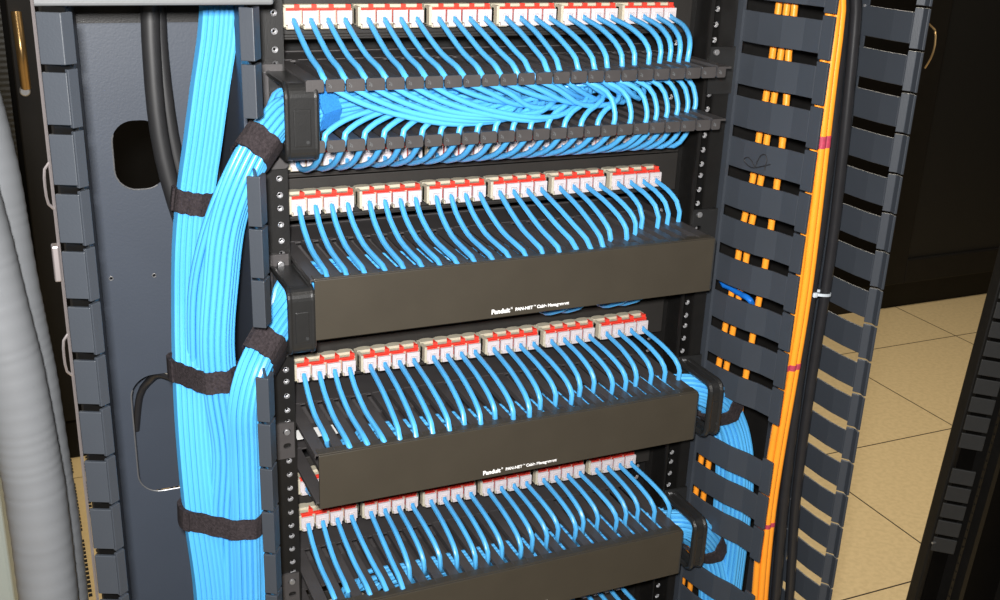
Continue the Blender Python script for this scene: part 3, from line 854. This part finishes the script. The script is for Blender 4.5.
# thinner orange cords inside the right manager
inn = []
for q, (x, y) in enumerate([(.2990, -.060), (.3050, -.0585), (.3110, -.057), (.3020, -.0530), (.3160, -.022), (.3205, -.027)]):
    inn.append((x, y))
base_l = [(787, -60), (778, 12), (772.5, 54), (766, 97), (759, 137), (753, 178), (743, 225), (737, 265), (730, 300), (723, 340), (716, 380), (708, 420), (701, 460), (694, 505), (688, 550), (680, 600), (672, 680)]
base_r = [(801, -60), (794, 12), (788.5, 54), (786.5, 98), (782.5, 141), (777, 183), (771, 227), (765, 266), (758, 305), (751, 346), (744, 386), (738, 425), (731, 470), (724, 520), (716, 560), (709, 600), (700, 680)]
for base, du, nm in ((base_l, 0, 'nearest the rack'), (base_l, 8.2, 'second from the rack'), (base_r, 0, 'farthest from the rack')):
    P = [at(u+du, v, 0, .301) for u, v in base]
    cord_thing('fibre_cable', 'orange cable glimpsed through the inner duct slots, %s' % nm, 'cable', 'orange cables inside the right duct', P, .0038, Mt['orange'], 10)
# blue cord showing in one slot of the right manager
P = [at(u, v, 0, .297) for u, v in ((722, 282), (729, 287), (737, 292), (744, 296), (750, 300))]
P = [P[0]+V((.02, .02, .02))]+P+[P[-1]+V((.03, .02, -.03))]
cord_thing('patch_cable', 'short piece of darker blue cable behind one right duct slot', 'cable', None, P, .0035, mat('mid_blue_cord', (.01, .16, .62), .4), 8, .01)

# ---------------------------------------------------------- black cables
b1 = [at(847, -60, 1, -.060), at(843, 10, 1, -.060), at(837, 80, 1, -.060), at(830, 150, 1, -.058), at(820, 230, 1, -.056), at(810, 300, 1, -.055), at(800, 370, 1, -.055), at(791, 440, 1, -.055), at(783, 510, 1, -.055), at(776, 590, 1, -.055), at(768, 680, 1, -.055)]
b2 = [at(858, -60, 1, -.052), at(856, 10, 1, -.052), at(850, 80, 1, -.052), at(843, 150, 1, -.052), at(834, 230, 1, -.050), at(824, 300, 1, -.050), at(813, 370, 1, -.050), at(803, 440, 1, -.050), at(795, 510, 1, -.050), at(790, 590, 1, -.050), at(783, 680, 1, -.050)]
b3 = [at(835, -60, 1, -.02), at(832, 10, 1, -.02), at(830, 150, 1, -.025), at(806, 300, 1, -.03), at(794, 400, 1, -.03), at(785, 460, 1, -.035), at(774, 520, 1, -.035), at(762, 590, 1, -.03), at(755, 680, 1, -.03)]
for P, r, lab in ((b1, .0062, 'thick black power cable right beside the orange cables'), (b2, .0060, 'thick black power cable nearest the outer duct fingers'), (b3, .0048, 'thinner black cable showing behind the thick black pair')):
    cord_thing('power_cable', lab, 'cable', 'black cables in the right duct', P, r, Mt['black'], 14)
# zip tie
c = (at(813, 292, 1, -.056)+at(826, 294, 1, -.050))/2
t = thing('zip_tie', 'pale zip tie round the two thick black cables', 'zip tie', c)
bm = nb(); P = []
for q in range(25):
    a = 2*math.pi*q/24; P.append(c+V((.0145*math.cos(a)+.000, .0085*math.sin(a), .0022*math.cos(a)*-1)))
sweep(bm, P, [(-.0004, -.0016), (.0008, -.0016), (.0008, .0016), (-.0004, .0016)], n0=V((1, 0, 0))); obj('band', bm, Mt['tie'], t)
bm = nb(); k = c+V((-.0135, -.0060, .002)); box(bm, k.x-.003, k.x+.003, k.y-.0045, k.y+.001, k.z-.003, k.z+.003); obj('head', bm, Mt['tie'], t, bevel=.0015)
# left: pair of black cables beside the oval opening
l1 = [at(150, -60, 1, .085), at(150, 15, 1, .085), at(152, 60, 1, .085), at(156, 110, 1, .085), at(163, 155, 1, .085), at(175, 200, 1, .085), at(192, 250, 1, .088), at(212, 300, 1, .09), at(222, 380, 1, .095), at(222, 480, 1, .095), at(222, 640, 1, .095)]
l2 = [at(157, -60, 1, .105), at(158, 15, 1, .105), at(161, 60, 1, .105), at(167, 110, 1, .105), at(175, 155, 1, .105), at(188, 200, 1, .105), at(206, 250, 1, .108), at(228, 300, 1, .11), at(236, 380, 1, .11), at(236, 480, 1, .11), at(236, 640, 1, .11)]
cord_thing('power_cable', 'thick matt black cable crossing the oval opening, left one', 'cable', 'black cables in the left duct', l1, .0085, Mt['rubber'], 16)
cord_thing('power_cable', 'matt black cable beside the thicker one at the oval opening', 'cable', 'black cables in the left duct', l2, .0075, Mt['rubber'], 16)
crescent_shade = [at(176, 378, 1, .135), at(160, 374, 1, .150), at(150, 380, 1, .165), at(140, 395, 1, .175), at(136, 430, 1, .18)]  # black tube imitating the shadow crescent at the opening's upper left
crescent_shade = [at(215, 372, 1, .10), at(192, 370, 1, .11)]+crescent_shade
cord_thing('power_cable', 'thin black tube standing in for the shadow crescent in the lower cut-out', 'cable', 'black cables in the left duct', crescent_shade, .004, Mt['black'], 10, .01)

# ------------------------------------------------------------ conduits
def conduit(label, pts, r):
    pts = rise([V(p) for p in pts]); e = pts[-1]; pts += [e.lerp(V((e.x+.02, e.y, FZ+.2)), .4), V((e.x+.015, e.y, FZ+.25)), V((e.x+.015, e.y, FZ+.001))]
    Pq = []
    for a_, b_ in zip(pts, pts[1:]): Pq += [a_.lerp(b_, q/2) for q in range(2)]
    P = resample(Pq+[pts[-1]], .0022)
    # resample evenly at rib pitch
    out = [P[0]]; acc = 0
    for a, b in zip(P, P[1:]):
        acc += (b-a).length
        if acc >= .0022: out.append(b); acc = 0
    T, N = frames(out); bm = nb(); rings = []
    for i, (p, t, n) in enumerate(zip(out, T, N)):
        b = t.cross(n); rr = r*(1+.007*math.cos(i*math.pi/2)); rings.append([bm.verts.new(p+(n*math.cos(q*math.pi/14)+b*math.sin(q*math.pi/14))*rr) for q in range(28)])
    for r0, r1 in zip(rings, rings[1:]):
        for i in range(28): bm.faces.new((r0[i], r0[(i+1) % 28], r1[(i+1) % 28], r1[i]))
    bm.faces.new(rings[0][::-1]); bm.faces.new(rings[-1])
    o = obj('corrugated_conduit', bm, Mt['grey'], smooth=False)
    for f in o.data.polygons: f.use_smooth = True
    return tag(o, label, 'conduit', 'grey corrugated conduits')
yc = -.02
conduit('thick light grey corrugated conduit at the left edge, nearer one',
        [at(-92, -10, 1, yc), at(-62, 100, 1, yc), at(-39, 180, 1, yc), at(-22, 240, 1, yc), at(-6, 303, 1, yc), at(11, 367, 1, yc), at(20, 410, 1, yc), at(34, 483, 1, yc), at(42, 540, 1, yc), at(49, 600, 1, yc), at(56, 680, 1, yc), at(64, 780, 1, yc)], .0262)
yc = .045
conduit('grey corrugated conduit half hidden behind the nearer one',
        [at(-64, -10, 1, yc), at(-43, 60, 1, yc), at(-23, 130, 1, yc), at(-11, 180, 1, yc), at(7, 280, 1, yc), at(28, 380, 1, yc), at(40, 453, 1, yc), at(52, 527, 1, yc), at(61, 600, 1, yc), at(67, 680, 1, yc), at(74, 780, 1, yc)], .0262)

# -------------------------------------------------- cabinets behind the rack
t = thing('server_cabinet', 'black server cabinet across the aisle, behind the right duct', 'cabinet', (3.1, 2.6, FZ), 'dark cabinets across the aisle')
bm = nb(); box(bm, 2.36, 4.2, 2.18, 3.1, FZ+.11, FZ+2.1); obj('body', bm, Mt['cab'], t, bevel=.006)
bm = nb(); box(bm, 2.38, 4.18, 2.20, 3.08, FZ, FZ+.11); obj('plinth', bm, Mt['cabf'], t)
bm = nb(); box(bm, 2.66, 2.76, 2.150, 2.18, FZ+.12, FZ+2.08); box(bm, 3.45, 3.55, 2.150, 2.18, FZ+.12, FZ+2.08)
box(bm, 2.76, 3.45, 2.150, 2.18, FZ+.12, FZ+.22); box(bm, 2.76, 3.45, 2.150, 2.18, FZ+2.0, FZ+2.08); obj('door_frame', bm, Mt['cabf'], t, bevel=.004)
mesh_m = mat('perforated_door_steel', (.008, .008, .008), .5, 0, .4, .5, 400)
bm = nb(); box(bm, 2.76, 3.45, 2.165, 2.178, FZ+.22, FZ+2.0); obj('door_mesh', bm, mesh_m, t)

t = thing('server_cabinet', 'black server cabinet at the far left with slim bright handle', 'cabinet', (-.9, 2.2, FZ), 'dark cabinets across the aisle')
bm = nb(); box(bm, -1.9, .30, 1.97, 2.9, FZ+.12, FZ+2.1); obj('body', bm, Mt['cab'], t, bevel=.006)
bm = nb(); box(bm, -1.88, .28, 1.99, 2.88, FZ, FZ+.12); obj('plinth', bm, Mt['cabf'], t)
pa, pb = at(12, 60, 1, 1.94), at(40, 60, 1, 1.94)
bm = nb(); box(bm, pa.x, pb.x, 1.945, 1.97, FZ+.14, FZ+2.08); obj('door_stile', bm, Mt['cabf'], t, bevel=.004)
bm = nb(); box(bm, pa.x-.60, pa.x-.012, 1.955, 1.97, FZ+.14, FZ+2.08)
obj('door_mesh', bm, mat('ribbed_door_steel', (.035, .035, .033), .5, 0, .4, .2, 30, wave=('Z', 22, 1.0)), t)
h0, h1 = at(16, 12, 1, 1.93), at(26, 88, 1, 1.93)
bm = nb(); tube(bm, [h0, h0.lerp(h1, .5)+V((0, -.022, 0)), h1], .012, 12, .02); obj('handle', bm, Mt['brass'], t, smooth=True)
kk = at(25, 91, 1, 1.93); bm = nb(); prism(bm, [(kk.x+.013*math.cos(q*math.pi/8), 1.925, kk.z+.013*math.sin(q*math.pi/8)) for q in range(16)], (0, .02, 0)); obj('lock', bm, Mt['rim'], t, bevel=.003)

# upright post at the extreme left edge
e0 = at(-6, 400, 1, .55)
t = thing('junction_box', 'pale grey box standing behind the conduits, cut by left edge', 'box', (e0.x-.04, .6, FZ))
bm = nb(); box(bm, e0.x-.16, at(-2, 480, 1, .55).x, .55, .70, FZ+.36, FZ+.72); obj('box_body', bm, mat('pale_box', (.45, .50, .46), .5), t, bevel=.006)
bm = nb(); box(bm, e0.x-.05, at(-2, 480, 1, .55).x-.006, .59, .66, FZ, FZ+.36); obj('stand', bm, Mt['rail'], t)

# ------------------------------------------- neighbouring rack at the right
pe, pe2 = at(905, 600, 1, .105), at(1000, 240, 1, .105)
lean = math.atan((pe2.x-pe.x)/(pe2.z-pe.z))
nx = pe.x-math.tan(lean)*(pe.z-FZ)
t = thing('equipment_rack', 'black rack at the right edge with a column of grey blanks', 'rack', (nx, .12, FZ))
zt1 = FZ+1.75
bm = nb(); box(bm, nx, nx+.012, .085, .105, FZ, zt1); obj('corner_post', bm, Mt['rail'], t, bevel=.003)
bm = nb(); box(bm, nx+.012, nx+.62, .096, .105, FZ, zt1); obj('rear_panel', bm, Mt['cab'], t)
bm = nb(); box(bm, nx, nx+.62, .07, .20, FZ, FZ+.04); obj('base_plate', bm, Mt['rail'], t)
bm = nb(); box(bm, nx+.060, nx+.070, .056, .096, FZ, zt1); obj('rail', bm, Mt['rail'], t)
top = at(953.5, 468.5, 1, .08); zz0 = FZ+(top.z-FZ)/math.cos(lean); bx = (top.x-math.tan(lean)*(top.z-FZ)-nx)*math.cos(lean)+nx
PI_ = .0300
for k in range(-24, 40):
    if k == -1 or k > 4: continue
    zt_ = zz0-k*PI_
    if zt_ < FZ+.1 or zt_ > zt1-.03: continue
    bm = nb(); ribbon(bm, [(bx, .082), (bx+.0285, .062)], .004, zt_-.0245, zt_)
    obj('blank_plate', bm, Mt['sq'], t, bevel=.0010)
bm = nb()
for k in range(-60, 90):
    z_ = zz0-.01-k*.0150
    if z_ < FZ+.05 or z_ > zt1-.02: continue
    box(bm, bx+.0365, bx+.0380, .0545, .0570, z_, z_+.002)
box(bm, bx+.034, bx+.0405, .0560, .0570, FZ+.045, zt1-.01)
obj('hole_strip', bm, Mt['rail'], t)
bm = nb(); z_ = FZ+.30; box(bm, nx+.20, nx+.215, .05, .14, FZ, zt1); obj('rail', bm, Mt['cabf'], t)
bm = nb(); z_ = zz0-4.3*PI_; tube(bm, [V((nx-.006, .078, z_)), V((nx+.006, .080, z_-.001))], .0018, 8); obj('screw', bm, Mt['rim'], t)
t.rotation_euler = (0, lean, 0)

# ------------------------------------------------------------------ light
def area(name, loc, target, size, power, col, size_y=None):
    l = bpy.data.lights.new(name, 'AREA'); l.energy = power; l.color = col; l.size = size
    if size_y: l.shape = 'RECTANGLE'; l.size_y = size_y
    o = bpy.data.objects.new(name, l); COL.objects.link(o)
    o.location = V(loc)+V((0, 0, ZO)); d = V(target)-V(loc)
    o.rotation_euler = d.to_track_quat('-Z', 'Y').to_euler(); return o
area('camera_flash', CAM-ca*.015+cb*.035-fw*.02, V((-.12, 0, -.16)), .035, 29, (1, .98, .96))
area('ceiling_lamp', (1.7, 1.2, 1.33), (1.7, 1.2, -1.4), 1.2, 52, (1, .89, .72), .3)
area('ceiling_lamp', (-.6, -1.4, 1.33), (-.6, -1.4, -1.4), 1.2, 14, (1, .92, .80), .3)
area('ceiling_lamp', (-.6, 1.2, 1.33), (-.6, 1.2, -1.4), 1.2, 22, (1, .90, .72), .3)
w = bpy.data.worlds.new('world'); C.world = w; w.use_nodes = True
w.node_tree.nodes['Background'].inputs[0].default_value = (.5, .55, .6, 1); w.node_tree.nodes['Background'].inputs[1].default_value = .05
vs = C.view_settings; vs.view_transform = 'Standard'; vs.look = 'None'; vs.gamma = 1; vs.use_curve_mapping = False; vs.exposure = 0
